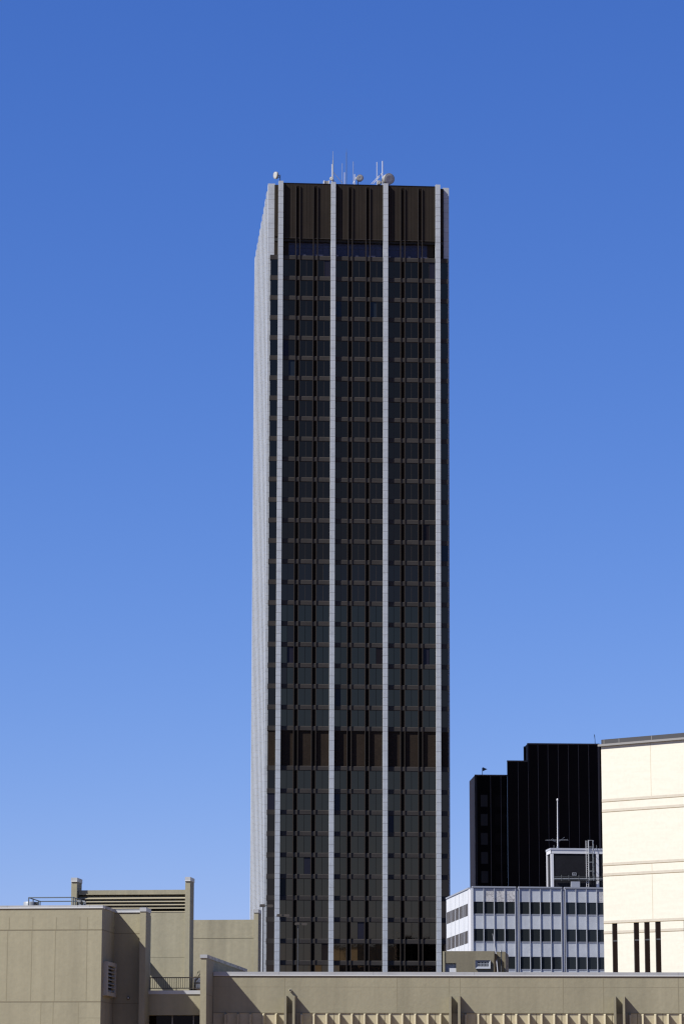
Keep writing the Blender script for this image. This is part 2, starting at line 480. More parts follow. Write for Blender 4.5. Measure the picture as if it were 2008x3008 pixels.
# crown: ribbed bronze panels between the columns
for c in range(3):
    b = MB(); x0, x1 = c * BAY + CW, (c + 1) * BAY
    b.box(T, x0, x1, .55, .9, z_crown_b, z_crown_t, M['bronze'])
    for q in (0.6, 1.2, 1.8, 3.75, 4.35, 4.95, 7.0, 7.6, 8.2):
        b.box(T, x0 + q - .02, x0 + q + .02, .547, .6, z_crown_b + .03, z_crown_t - .25, M['bronze_dark'])
    for q in (2.36, 5.60): b.box(T, x0 + q + .06, x0 + q + .70, .545, .6, z_crown_b + .13, z_crown_t - .5, M['bronze_dark'])  # dark strips between paired ribs, filling out the rib shadow by colour
    b.box(T, x0, x1, .53, .6, z_crown_t - .16, z_crown_t + .03, M['bronze_dark'])
    b.box(T, x0, x1, .53, .6, z_crown_b - .02, z_crown_b + .10, M['rib'])
    b.build('crown_panel', tower)
b = MB()
b.box(T, -.70, 0, 1.0, 1.4, S_top[0], z_crown_t - .6, M['bronze'])
b.box(T, UE, UE + .70, 1.0, 1.4, S_top[0], z_crown_t - .6, M['bronze_dark'])
b.box(T, -.70, UE + .70, .9, 50.5, z_crown_b + .4, z_crown_t - .3, M['bronze'])
b.build('crown_core', tower)
# penthouse glazing recessed under the crown
zg1, zg0 = T.z(905, 713.0, 1.6), S_top[0]
for c in range(3):
    x0, x1 = c * BAY + CW, (c + 1) * BAY
    a = x0 + (1.15 if c == 0 else .0); e = x1 - (1.45 if c == 2 else 0)
    b = MB()
    b.box(T, a, e, 1.60, 1.7, zg0, zg1, M['pent_glass'])
    n = 7 if c != 0 else 6
    for q in (0.05, 2.36, 2.95, 4.36, 5.75, 6.4, 7.5, 8.7) if c else (1.2, 2.36, 2.95, 4.36, 5.75, 6.4, 7.5, 8.7):
        if a < x0 + q < e: b.box(T, x0 + q - .06, x0 + q + .06, 1.52, 1.6, zg0, zg1, M['pent_frame'])
    for fz in (.62, .86):
        zq = zg0 + (zg1 - zg0) * fz
        b.box(T, a, e, 1.55, 1.6, zq - .035, zq + .035, M['pent_frame'])
    b.build('penthouse_window', tower)
one('end_panel', tower, T, CW, CW + 1.14, 1.6, 1.7, zg0, zg1, 'bronze'); one('end_panel', tower, T, 3 * BAY - 1.44, 3 * BAY, 1.6, 1.7, zg0, zg1, 'bronze')
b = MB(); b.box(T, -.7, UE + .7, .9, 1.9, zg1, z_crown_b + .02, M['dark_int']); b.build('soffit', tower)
b = MB(); b.box(T, -1.46, UE + 1.46, .68, 51, S_top[0] - .45, S_top[0] - .12, M['bronze_dark']); b.build('terrace', tower)
ZR = z_crown_t - .3      # roof

# ------------------------------------------------------------------ things on the tower's roof
def tp(px, py, v):
    u, z = T.uz(px, py, v); return T.p(u, v, z)
def dish(c, axis, r, depth, foot, label, name='microwave_dish', face='dish_face'):
    c = Vector(c); a = Vector(axis).normalized()
    root = thing(name, foot, label, 'dish antenna', 'microwave dishes on the tower roof')
    b = MB()
    b.lathe(c, a, [(0, 0.001), (0.03, r * .5), (0.02, r * .93), (.0, r * .98)], M[face], 28)
    b.build('radome', root)
    b = MB()
    b.lathe(c, a, [(.03, r * .98), (.03, r * 1.03), (-depth, r * 1.03), (-depth - r * .3, r * .55), (-depth - r * .35, .001)], M['dish_back'], 28)
    b.build('shroud', root)
    b = MB()
    back = c - a * (depth + r * .3)
    top = Vector((foot.x, foot.y, c.z + r * .4))
    b.tube(foot, top, .07, .07, M['dish_dark'])
    b.tube(back, Vector((foot.x, foot.y, c.z)), .10, .08, M['dish_dark'])
    b.tube(back + Vector((0, 0, -r * .5)), Vector((foot.x, foot.y, c.z - r * .5)), .05, .05, M['dish_dark'])
    b.build('bracket', root)
    return root
def roof(px, v, base=None):
    u = T.u(px, 540, v); return T.p(u, v, ZR if base is None else base)
c = tp(808, 515, 1.6)
dish(c, (-.80, -.52, -.10), .66, .36, roof(822.5, 2.0), 'white dish facing left above the leftmost marble column')
dish(tp(973.3, 524.9, 1.2), (-.15, -1, -.1), .37, .12, roof(977.5, 1.7), 'small round dish on the mast over the second column')
dish(tp(1057, 522.6, 3.0), (.18, -1, -.12), .64, .5, roof(1051, 3.9), 'grey dish standing alone over the middle bay')
dish(tp(1143, 525, 3.0), (.38, -.95, -.08), 1.02, .95, roof(1121, 4.3), 'largest drum dish beside the third column')
dish(tp(1113, 536, 5.0), (.1, -1, 0), .42, .3, roof(1112, 5.8), 'half hidden dish low behind the largest drum')
def mast(px, ytop, v, r, label, m='galv', whip=None, struts=(), tip=None):
    foot = roof(px, v); top = tp(px, ytop, v)
    top = Vector((foot.x, foot.y, top.z))
    root = thing('antenna_mast', foot, label, 'antenna', 'thin antenna masts on the tower roof')
    b = MB(); b.tube(foot, top, r, r, M[m]); b.build('pole', root)
    if whip:
        b = MB(); w = tp(px, whip, v); b.tube(top, Vector((foot.x, foot.y, w.z)), r * .5, r * .3, M[m]); b.build('whip', root)
    for (qx, qy, ex, ey) in struts:
        b = MB(); b.tube(tp(qx, qy, v), tp(ex, ey, v), .05, .05, M[m]); b.build('strut', root)
    return root
mast(977.6, 471, 1.7, .09, 'mast with tall whip behind the second column', 'galv', 444, [(978, 505, 1006, 539), (978, 528, 988, 539)])
mast(974.6, 482, 1.9, .07, 'short white tube mast close beside the second column mast', 'white_paint')
mast(1004.9, 480, 6, .04, 'hair thin mast just right of the second column mast', 'galv')
mast(1011.7, 506.5, 4, .06, 'short white stub mast left of the tallest blue mast', 'white_paint')
mast(1017.1, 448, 6, .055, 'tallest blue grey mast over the middle bay', 'steel', 437)
mast(1037.3, 474.5, 6, .045, 'thin pale mast behind the lone grey dish', 'galv')
mast(1041.4, 512, 3.6, .08, 'short post braced beside the lone grey dish', 'white_paint', None, [(1046, 521, 1037, 539)])
mast(1106.5, 476, 4, .06, 'white mast left of the largest drum dish', 'white_paint')
mast(1123, 473, 4.3, .085, 'mast standing against the largest drum dish with long braces', 'white_paint', None,
     [(1121, 508, 1090, 540), (1120, 512, 1096, 540)])
f0 = roof(958.5, 1.6); bx = thing('roof_box', f0, 'low grey equipment box at the roof edge left of second column', 'equipment box')
u0, u1 = T.u(951.5, 535, 1.6), T.u(966, 535, 1.6); zt = T.z(958, 531.5, 1.6)
one('cabinet', bx, T, u0 + .12, u1 - .12, 1.6, 2.4, ZR, zt, 'dish_back')
for a in (u0, u1): one('end_plate', bx, T, a - .1, a + .1, 1.5, 2.5, ZR, zt + .08, 'white_paint')

# ------------------------------------------------------------------ black stepped building
B = Frame(0, 590.0, R(3.2))
def bu(px, v=0.): return B.u(px, 2300, v)
black = thing('stepped_tower', B.p(bu(1575), 12, 0), 'black glass building with stepped roofline and thin grey lines', 'building')
uA0, uB0, uC0, uC1 = bu(1394.8), bu(1489.3), bu(1549), bu(1760)
zA, zB, zC = B.z(1440, 2276.5), B.z(1520, 2235.8), B.z(1650, 2185.6)
b = MB(); b.box(B, uA0, uB0, .6, 11, 0, zA, M['black_panel_b']); b.build('low_wing', black)
b = MB(); b.box(B, uB0, uC0, 0, .5, 0, zB, M['black_panel']); b.box(B, uB0 + 2.2, uC0, .5, 16, 0, zB, M['black_panel']); b.build('middle_block', black)
b = MB(); b.box(B, uC0, uC1, -.05, 4.2, 0, zC, M['black_panel']); b.box(B, uC0 + 3, uC1 - .5, 4.2, 26, 0, zC, M['black_panel']); b.box(B, uC1, bu(1785), .6, 4, 0, zC - .2, M['black_panel'])
b.box(B, bu(1538.5, 3.5), uC0, 3.5, 4.2, zB - 2, B.z(1543, 2192.5, 3.5), M['black_panel']); b.build('high_block', black)
for px, zt, v in [(1439.5, zA, .6), (1469.7, zA, .6), (1520.4, zB, 0), (1550.4, zC, -.05), (1579.5, zC, -.05), (1608.8, zC, -.05), (1638.6, zC, -.05),
                  (1668.3, zC, -.05), (1698, zC, -.05), (1728, zC, -.05)]:
    u = bu(px, v); one('mullion', black, B, u - .05, u + .05, v - .10, v + .02, 0, zt - .15, 'black_line')
for u0, u1, z, v in ((uA0, uB0, zA, .6), (uB0, uC0, zB, 0), (uC0, uC1, zC, -.05)):
    one('coping', black, B, u0 - .05, u1 + .05, v - .12, v + .3, z - .12, z + .12, 'black_line')
one('corner_strip', black, B, uA0 - .03, uA0 + .38, .5, .8, 0, zA - .12, 'black_edge')
one('side_wall', black, B, uA0 - .06, uA0 - .03, .55, 11.1, 0, zA - .1, 'black_side')
one('corner_strip', black, B, uC1 - .35, uC1 + .03, -.2, .2, 0, zC - .12, 'black_line')
one('corner_strip', black, B, uB0 - .03, uB0 + .12, -.12, .2, 0, zB - .12, 'black_edge')
one('corner_strip', black, B, uC0 - .04, uC0 + .25, -.2, -.04, zB - 2, zC - .12, 'black_edge')
for r in range(6):
    z1, z0 = B.z(1420, 2335.2 + 55.9 * r, .6), B.z(1420, 2369.5 + 55.9 * r, .6)
    for x0, x1 in ((1410.3, 1430.3), (1451, 1469), (1472.3, 1487)):
        if x0 > 1440 and r in (1,): pass
        one('window', black, B, bu(x0, .6), bu(x1, .6), .56, .62, z0, z1, 'black_win' if x0 < 1440 else 'black_panel')
for px, py, v, zr, lab, s in ((1415.5, 2258, 6, zA, 'small weather vane post on the lowest black roof', 1), (1746, 2173.5, 6, zC, 'small flag like vane on the highest black roof', 1.4)):
    u, z = B.uz(px, py, v); ft = B.p(u, v, zr)
    o = thing('weather_vane', ft, lab, 'weather vane', 'vanes on the black building')
    b = MB(); b.tube(ft - Vector((0, 0, .1)), B.p(u, v, z + .2), .06, .05, M['steel']); b.build('post', o)
    b = MB(); P = [(u, z - .2 * s), (u - .2, z + .9 * s) if s > 1 else (u + .1, z + .3), (u + (.0 if s > 1 else 1.0), z + .6 * s if s > 1 else z - .1), (u + .1, z - .9 * s if s > 1 else z - .5)]
    A = [B.p(a, v - .03, c) for a, c in P] + [B.p(a, v + .03, c) for a, c in P]
    b.poly(A, [(0, 1, 2, 3), (7, 6, 5, 4), (0, 4, 5, 1), (1, 5, 6, 2), (2, 6, 7, 3), (3, 7, 4, 0)], M['steel']); b.build('vane', o)
u, z = B.uz(1533, 2231, 5); ft = B.p(u, 5, zB)
b = MB(); b.tube(ft - Vector((0, 0, .1)), B.p(u, 5, zB + .45), .22, .22, M['dish_dark']); b.tube(B.p(u, 5, zB + .4), B.p(u + .7, 5, zB + .12), .22, .2, M['dish_dark'])
tag(b.build('roof_pipe', origin=ft), 'bent black vent pipe on the middle step of the black roof', 'pipe')

# ------------------------------------------------------------------ white marble office block
WF = Frame(17.9, 417.0, 0.1139)
u_c = WF.u(1386, 2700)
WF = Frame(WF.p(u_c, 0, 0).x, WF.p(u_c, 0, 0).y, 0.1139)
white = thing('marble_office', WF.p(14, 12, 0), 'low white marble office block with dark ribbon windows', 'building')
zq = lambda y: WF.z(1450, 2580 + y / 4.48)
cap_t, cap_b = zq(106), zq(126)
rows = [(zq(140), zq(308), zq(312), zq(470)), (zq(485), zq(665), zq(670), zq(830)), (zq(848), zq(1028), zq(1035), zq(1195))]
FH = (rows[0][0] - rows[2][0]) / 2
rows += [tuple(q - FH for q in rows[2]), tuple(q - 2 * FH for q in rows[2])]
PIT = 30.85 / 8898 * 417 * 1.0
PIT = (WF.u(1290 + 1058 / 4.48, 2700) - WF.u(1290 + 450 / 4.48, 2700))
BW = PIT; pw = (WF.u(1290 + 865 / 4.48, 2700) - WF.u(1290 + 450 / 4.48, 2700)) / 3
DEPTH = 23.4
b = MB(); b.box(WF, .05, 8 * BW, .12, DEPTH, 0, cap_b - .02, M['alu_dark']); b.build('wall', white)
u_first = WF.u(1290 + 443 / 4.48, 2700)
NB = 4
for bay in range(NB):
    x0 = u_first + bay * BW; x1 = x0 + 4 * pw - .04
    for r, (p1, p0, w1, w0) in enumerate(rows):
        b = MB()
        for i in range(4):
            m = 'white_marble'
            if r == 0: m = 'veined_marble' if (bay, i) in ((0, 1), (0, 2), (0, 3), (2, 3), (3, 0)) else 'white_marble'
            if r == 0 and bay == 1 and i == 0: m = 'grey_panel'
            b.box(WF, x0 + i * pw + .06, x0 + (i + 1) * pw - .06, .03, .15, p0, p1, M[m])
        b.box(WF, x0, x1, .0, .15, p1, p1 + .12, M['alu_dark'])
        b.build('marble_panel', white)
        if r < 4:
            for i in range(4):
                b = MB()
                a, e = x0 + i * pw + .04, x0 + (i + 1) * pw - .04
                t = random.uniform(-.004, .004)
                P = [WF.p(a, .08 + t, w0 + .04), WF.p(e, .08 - t, w0 + .04), WF.p(e, .08 - t, w1), WF.p(a, .08 + t, w1)]
                b.poly(P, [(0, 1, 2, 3)], M['win_green'])
                b.box(WF, a, e, .02, .12, w0 - .02, w0 + .04, M['alu_dark'])
                b.build('window', white)
    for i in range(5):
        u = x0 + i * pw
        one('mullion', white, WF, u - .045, u + .045, -.085, .13, 3, cap_b - .01, 'alu')
    one('coping', white, WF, x0 - .12, x1 + .16, -.12, .5, cap_b, cap_t, 'alu_dark')
    # recessed pier to the right of the bay
    xa = x0 + 4 * pw + .05; xb = x0 + BW - .05
    b = MB(); b.box(WF, xa + .08, xb - .1, .02, .15, 2, cap_b - .35, M['alu'])
    b.box(WF, xb - .13, xb - .11, -.04, .15, 2, cap_b - .3, M['joint']); b.build('pier', white)
# left flank, five wide bays of narrow lights
vs = [3.3 + i * (DEPTH - 3.3) / 5 for i in range(6)]
for r, (p1, p0, w1, w0) in enumerate(rows):
    one('marble_panel', white, WF, -.03, .12, 3.3, DEPTH, w1 + .0, (p1 + .10) if r else cap_b - .01, 'white_paint')
    if r < 4:
        for i in range(5):
            one('window', white, WF, -.02, .1, vs[i] + .25, vs[i + 1] - .25, w0 - .04, w1 - .01, 'win_side')
for i in range(6):
    one('mullion', white, WF, -.06, .05, vs[i] - .15, vs[i] + .15, 3, cap_b - .01, 'alu')
for i in range(5):
    for j in (1, 2):
        v = vs[i] + (vs[i + 1] - vs[i]) * j / 3
        one('mullion', white, WF, -.035, .05, v - .07, v + .07, 3, cap_b - .01, 'alu')
b = MB(); b.box(WF, -.16, .1, .25, 1.4, 2, cap_b - .3, M['alu_white']); b.box(WF, -.07, .1, 1.7, 3.0, 2, cap_b - .02, M['alu_white'])
b.box(WF, -.05, .1, 1.4, 1.7, 2, cap_b - .3, M['alu_dark']); b.build('pier', white)
one('coping', white, WF, -.14, .3, 2.6, DEPTH + .2, cap_b, cap_t, 'alu_dark')
one('roof', white, WF, .3, 8 * BW, .5, DEPTH, cap_b - .4, cap_b - .3, 'alu_dark')
# penthouse on its roof
PV = 9.0
pu = lambda x: WF.u(1580 + x / 7.127, 2500, PV)
pz = lambda y: WF.z(1640, 2330 + y / 7.127, PV)
p0, p1 = pu(262), pu(1800)
roof_z = cap_b - .3
b = MB(); b.box(WF, p0 + .1, p1, PV + .1, PV + 3.3, roof_z, pz(1190), M['brick_black']); 
ph = b.build('penthouse', white, 'charcoal brick rooftop penthouse with white frame')
b = MB(); b.box(WF, p0 - .1, p1, PV - .06, PV + 3.5, pz(1188), pz(1150), M['alu']); b.build('roof_edge', ph)
b = MB(); b.box(WF, p0, p1, PV + .0, PV + .3, pz(1262), pz(1190), M['alu_white'])
b.box(WF, p0 - .06, p0 + .1, PV + .0, PV + 3.3, pz(1262) + .0, pz(1190), M['alu_white']); b.build('fascia', ph)
for x0, x1 in ((262, 316), (1205, 1262)):
    b = MB(); b.box(WF, pu(x0), pu(x1), PV + .02, PV + .5, roof_z, pz(1264), M['alu_white']); b.build('post', ph)
b = MB(); b.box(WF, p0 - .06, p0 + .12, PV + 2.9, PV + 3.32, roof_z, pz(1264), M['alu_white']); b.build('post', ph)
b = MB()
for y in (1755, 1790, 1818): b.tube(WF.p(pu(318), PV - .35, pz(y)), WF.p(p1, PV - .35, pz(y)), .05, .05, M['galv'] if y == 1790 else M['dish_dark'])
for x in (470, 620, 830, 1000): b.tube(WF.p(pu(x), PV - .35, pz(1715)), WF.p(pu(x), PV - .35, pz(1840)), .06, .06, M['dish_dark'])
b.box(WF, pu(320), pu(980), PV - .3, PV - .1, pz(1825), pz(1795), M['dish_dark']); b.build('pipe_run', ph)
b = MB(); b.box(WF, pu(662), pu(842), PV - .6, PV - .02, roof_z, pz(1852), M['alu_dark']); b.build('duct', ph)
b = MB()
x0, x1, y0, y1 = pu(705), pu(787), pz(1718), pz(1660)
b.box(WF, x0, x1, PV + .06, PV + .09, y0, y1, M['brick_black'])
for (a, e, c, d) in ((x0, x1, y1 - .05, y1), (x0, x1, y0, y0 + .05), (x0, x0 + .05, y0 + .05, y1 - .05), (x1 - .05, x1, y0 + .05, y1 - .05), (x0 + .14, x1 - .16, (y0 + y1) / 2 - .05, (y0 + y1) / 2 + .03)):
    b.box(WF, a, e, PV + .03, PV + .07, c, d, M['alu'])
b.build('vent', ph)
# caged ladder
lu0, lu1 = pu(990), pu(1036); lc = (lu0 + lu1) / 2
lad = thing('caged_ladder', WF.p(lc, PV - .3, roof_z), 'white caged ladder on the front of the charcoal penthouse', 'ladder')
for u in (lu0, lu1):
    b = MB(); b.tube(WF.p(u, PV - .22, roof_z), WF.p(u, PV - .22, pz(990)), .035, .035, M['alu_white']); b.build('rail', lad)
z = roof_z + .3
b = MB()
while z < pz(1000):
    b.tube(WF.p(lu0, PV - .22, z), WF.p(lu1, PV - .22, z), .014, .014, M['alu_white'], 6); z += .3
b.build('rung', lad, 'all the rungs between the two rails')
def cage_pt(t, z): return WF.p(lc + .45 + math.cos(t) * .42, PV - .62 + math.sin(t) * -.38, z)
b = MB()
for y in (992, 1132, 1265, 1448, 1635, 1820):
    pts = [cage_pt(math.pi * (q / 10 * 1.5 - .25), pz(y)) for q in range(11)]
    for a, e in zip(pts, pts[1:]): b.tube(a, e, .03, .03, M['galv'], 6)
for q in (0, 3, 7, 10):
    t = math.pi * (q / 10 * 1.5 - .25); b.tube(cage_pt(t, pz(1822)), cage_pt(t, pz(990)), .026, .026, M['galv'], 6)
b.build('cage', lad)
# mast with television aerial
mu, mv = pu(402), PV + 1.0
mu = WF.u(1580 + 403 / 7.127, 2494, mv); mp0 = WF.p(mu, mv, WF.z(1636, 2330 + 1170 / 7.127, mv))
ms = thing('aerial_mast', mp0, 'pale pole carrying a television aerial on the penthouse roof', 'antenna')
def wp(x, y, v=None):
    v = mv if v is None else v
    u, z = WF.uz(1580 + x / 7.127, 2330 + y / 7.127, v); return WF.p(u, v, z)
b = MB(); b.tube(mp0, wp(402, 920), .085, .085, M['alu_white']); b.tube(wp(402, 920), wp(398, 165), .075, .06, M['alu_white']); b.build('pole', ms)
b = MB(); b.lathe(wp(398, 140), (0, 0, 1), [(-.22, .05), (-.14, .10), (0, .13), (.14, .10), (.22, .01)], M['alu_white'], 12); b.build('finial', ms)
b = MB(); b.tube(wp(150, 984), wp(615, 978), .03, .03, M['galv'], 6)
for x, l, t in ((170, .25, .2), (215, .3, .2), (255, .3, .1), (300, .6, -.25), (340, .7, -.4), (460, .4, .3), (490, .9, .55), (530, .5, .1), (570, .5, .1), (600, .4, .0)):
    q = wp(x, 983); b.tube(q - Vector((l * .5, l, l * t * .5)), q + Vector((l * .5, l, l * t)), .014, .014, M['galv'], 5)
b.build('aerial', ms)
b = MB(); b.tube(mp0 - Vector((0, 0, .25)), mp0 + Vector((0, 0, .35)), .16, .14, M['galv']); b.build('base', ms)
for x, y0, y1 in ((324, 1085, 1165), (1216, 1085, 1165)):
    f = wp(x, y1, PV + .5); b = MB(); b.tube(f - Vector((0, 0, .1)), wp(x, y0, PV + .5), .02, .015, M['galv'], 6)
    tag(b.build('lightning_rod', origin=f), 'thin rod on the penthouse roof left of the aerial pole' if x < 400 else 'thin rod on the penthouse roof right of the ladder', 'rod')

# ------------------------------------------------------------------ cream brick building
CA = 0.91596
_c0 = Frame(0, 330, 0)
_p = _c0.p(_c0.u(1764, 2200), 0, 0)
C = Frame(_p.x, _p.y, CA - math.pi / 2)          # u runs to the right and nearer
cream = thing('cream_building', C.p(10, 6, 0), 'cream brick building with charcoal roof edge and slit windows', 'building')
cz = lambda y: C.z(1765, y)
CL = 26.0
zt = cz(2193)
slits = [(1796.9, 1812.2), (1860.2, 1875.8), (1891.2, 1907), (1923.5, 1939.6), (2007.3, 2025)]
su = [(C.u(a, 2760), C.u(b_, 2760)) for a, b_ in slits]
zs = cz(2713.5)
b = MB()
b.box(C, 0, CL, 0, 14, zs, zt, M['cream'])
edge = [0] + [q for s in su for q in s] + [CL]
for a, e in zip(edge[0::2], edge[1::2]): b.box(C, a, e, 0, 14, 0, zs - .0, M['cream'])
b.build('wall', cream)
for (a, e) in su:
    b = MB(); b.box(C, a, e, .12, .18, 0, zs - .02, M['slit'])
    b.box(C, a, a + .06, .08, .12, 0, zs - .02, M['slit_frame'])
    w = b.build('window', cream)
    zz = C.z(1860, 2761.5); b = MB(); b.box(C, a + .06, e, .07, .12, zz - .07, zz + .07, M['fascia']); b.build('transom', w)
for y0, y1 in ((2348.2, 2355.8), (2378.4, 2385.8), (2535.6, 2543), (2566, 2573.5), (2705.5, 2712.8), (2735.5, 2742.8)):
    b = MB()
    segs = [(0, CL)] if y0 < 2730 else list(zip(edge[0::2], edge[1::2]))
    for a, e in segs:
        b.box(C, a - (.012 if a == 0 else -.002), e - .002, -.012, .2, cz(y1), cz(y0), M['cream_band'])
        b.box(C, a - (.014 if a == 0 else -.002), e - .002, -.016, .2, cz(y1) - .055, cz(y1) - .003, M['cream_line'])
    b.build('string_course', cream)
b = MB()
u = C.u(1910, 2280); b.box(C, u - .025, u + .025, -.006, .1, cz(2348), zt, M['cream_joint'])
u = C.u(1914.5, 2620)
for y0, y1 in ((2544.6, 2566), (2575.5, 2705)): b.box(C, u - .025, u + .025, -.006, .1, cz(y1), cz(y0), M['cream_joint'])
b.build('control_joint', cream)
one('cornice', cream, C, -.25, CL, -.30, 14.2, zt, cz(2187), 'cornice')
b = MB(); b.box(C, .1, CL, -.12, 14, cz(2187), cz(2173.4), M['fascia'])
for px in (1774, 1818, 1913.5):
    u = C.u(px, 2165); b.box(C, u - .03, u + .03, -.135, .1, cz(2186), cz(2174), M['cornice'])
b.build('roof_edge', cream)

# ------------------------------------------------------------------ near beige complex
VA = -R(6.0)
def seams(b, F, v, lines, m='stucco_joint_shade', h=.03, pr=.012):
    for u0, u1, z in lines: b.box(F, u0, u1, v - pr, v + .05, z - h, z + h, M[m])
def vseams(b, F, v, lines, m='stucco_patch', w=.025, pr=.006):
    for u, z0, z1 in lines: b.box(F, u - w, u + w, v - pr, v + .05, z0, z1, M[m])

# low wing with the fin wall
L = Frame(0, 233.0, -R(-.10), VA)
wing = thing('low_wing', L.p(8, 6, 0), 'long low beige wing with metal coping and a row of precast fins', 'building')
lz = lambda y: L.z(1000, y)
LU0, LU1 = L.u(627, 2900), 34.0
z_ct, z_cb = lz(2855), lz(2864.2)
z_band = lz(2974.5)
b = MB(); b.box(L, LU0, LU1, 0, 14, z_band, z_cb - .02, M['stucco'])
seams(b, L, 0, [(LU0, LU1, lz(2899))], 'stucco_patch', .012, .004)
vseams(b, L, 0, [(L.u(x, 2900), z_band + .05, lz(2873)) for x in (835, 1165, 1318, 1350, 1652, 1770, 1990)], w=.03)
b.box(L, LU0, LU1, -.03, .02, z_band - .04, z_band, M['stucco_joint_shade'])
b.build('wall', wing)
b = MB(); b.box(L, LU0, LU1, .04, 14, 0, z_band - .04, M['fin'])
for i in range(-6, 20): 
    u = L.u(1425.6 + 74.2 * i, 2990, 0)
    if LU0 < u < LU1: b.box(L, u - .03, u + .03, .03, .1, 0, z_band - .06, M['stucco_joint_shade'])
b.build('lower_wall', wing)
b = MB(); b.box(L, LU0 - .0, LU1, -.045, .6, z_cb, z_ct, M['flash'])
b.box(L, LU0 - .0, LU1, -.065, .0, lz(2867), z_cb, M['flash_lip'])
for x in (820, 1096, 1392, 1540, 1990):
    u = L.u(x, 2860); b.box(L, u - .012, u + .012, -.049, .1, z_cb, z_ct, M['dish_back'])
b.box(L, LU0, LU1, -.02, .1, lz(2870.5), lz(2867), M['stucco_joint_shade'])  # darker strip painted as the shadow line under the coping lip
b.build('coping', wing)
# tall paired fins
tall = []
for x in (837.6, 862, 1321, 1347.2, 1804.5, 1830.5):
    u = L.u(x, 2950, -.85); zt = lz(2931) + .12
    b = MB(); b.box(L, u - .09, u + .09, -.85, .1, 0, zt, M['stucco']); b.build('tall_fin', wing); tall.append(u)
# small chamfered fins
k = 0
x = 1404.5 - 37.05 * 22
while x < 2080:
    u = L.u(x, 2990, 0)
    if u > LU0 + .3 and all(abs(u - t) > .42 for t in tall):
        b = MB()
        zt = z_band - .06
        pts = [(u - .10, .06), (u - .045, -.50), (u + .06, -.55), (u + .09, .06)]
        n = 4
        P = [L.p(a, c, 0) for a, c in pts] + [L.p(a, c, zt - (.10 if c < 0 else 0)) for a, c in pts]
        b.poly(P, [(3, 2, 1, 0), (4, 5, 6, 7), (0, 1, 5, 4), (1, 2, 6, 5), (2, 3, 7, 6), (3, 0, 4, 7)], M['fin'])
        b.build('fin', wing)
    x += 37.05
# rain spout
c = L.p(L.u(853.5, 2909.5), 0, lz(2909.5))
b = MB(); d = L.V * -1
b.lathe(c, d, [(-.05, .10), (.22, .10), (.22, .075), (.05, .075)], M['vent'], 14)
b.lathe(c, d, [(.1, .075), (.1, .001)], M['dark_int'], 14); b.build('rain_spout', wing)
# cross wall at the left end
EWV = -3.75
CWF = Frame(L.p(L.u(605.5, 2900, EWV), EWV, 0).x, L.p(0, EWV, 0).y, -R(-.10), -R(5.4))
b = MB(); wz = CWF.z(597, 2814)
ua = CWF.u(588, 2900); ue = CWF.u(606, 2900)
b.box(CWF, ua, ue, 0, 24, 0, wz, M['stucco'])
b.box(CWF, ue - .01, ue + .008, .02, 24, CWF.z(605, 2921) - .02, CWF.z(605, 2921) + .02, M['stucco_joint_shade'])
ew = b.build('end_wall', wing)
b = MB(); b.box(CWF, ua - .03, ue + .05, -.06, 24.1, wz, CWF.z(597, 2804), M['flash'])
i = 0; v = .25
rr = random.Random(5)
while v < 24:
    n = rr.uniform(.5, 1.6)
    b.box(CWF, ue + .03, ue + .056, v, min(24, v + n), wz + .01, CWF.z(597, 2804) - .015, M['flash_old']); v += n + rr.uniform(.05, .5)
b.build('coping', ew)

# left block
K = Frame(0, 224.0, VA)
_p = K.p(K.u(298.5, 2800), 0, 0)
K = Frame(_p.x, _p.y, VA)                         # u = 0 at the near right corner
block = thing('beige_block', K.p(-8, 3, 0), 'large plain beige stucco block at the left edge of the view', 'building')
kz = lambda y: K.z(200, y)
KD = 5.2
zc_t, zc_b = kz(2659.2), kz(2668.2)
KL = -16.0
b = MB(); b.box(K, KL, 0, 0, 9.5, 0, zc_b, M['stucco'])
seams(b, K, 0, [(KL, 0, kz(2731)), (KL, 0, kz(2942))], h=.035)
for z in (kz(2731), kz(2942)): b.box(K, -.05, .012, 0, KD, z - .035, z + .035, M['stucco_joint_shade'])
vseams(b, K, 0, [(K.u(x, 2700), kz(2730), kz(2694)) for x in (28, 97, 166, 235, 257)] + [(K.u(x, 2700), kz(2941), kz(2732)) for x in (24, 95, 164, 257)] +
       [(K.u(x, 2980), 0, kz(2944)) for x in (120, 156, 230)], w=.03)
seams(b, K, 0, [(K.u(228, 2990), 0, kz(2990))], 'stucco_patch', .015, .005)
b.build('wall', block)
kin = lambda px: K.u(px, 2800, KD)
IU = K.u(411, 2800, KD)
b = MB(); b.box(K, -.5, IU + .1, KD, 9.5, 0, zc_b, M['stucco'])
for y in (2742, 2948): b.box(K, 0, IU, KD - .012, KD + .1, K.z(370, y, KD) - .03, K.z(370, y, KD) + .03, M['stucco_joint_shade'])
b.build('recessed_wall', block)
b = MB(); b.box(K, KL, .06, -.045, 1.0, zc_b + .08, zc_t, M['flash']); b.box(K, KL, .06, -.065, .9, zc_b, zc_b + .08, M['flash_lip'])
b.box(K, KL, -.02, -.02, .2, zc_b - .09, zc_b, M['stucco_joint_shade'])  # shade line below the front coping, put in as a darker strip
for x in (22, 229, 264): u = K.u(x, 2664); b.box(K, u - .012, u + .012, -.049, .5, zc_b + .09, zc_t, M['dish_back'])
b.box(K, -.5, .06, 1.0, KD, zc_b, zc_t, M['flash_old'])
b.box(K, -.5, IU, KD - .05, KD + .8, zc_b + .08, zc_t, M['flash']); b.box(K, .06, IU, KD - .07, KD + .5, zc_b, zc_b + .08, M['flash_lip'])
b.box(K, .02, IU, KD - .02, KD + .2, zc_b - .09, zc_b, M['stucco_joint_shade'])  # same painted shade line below the coping of the recess
b.build('coping', block)
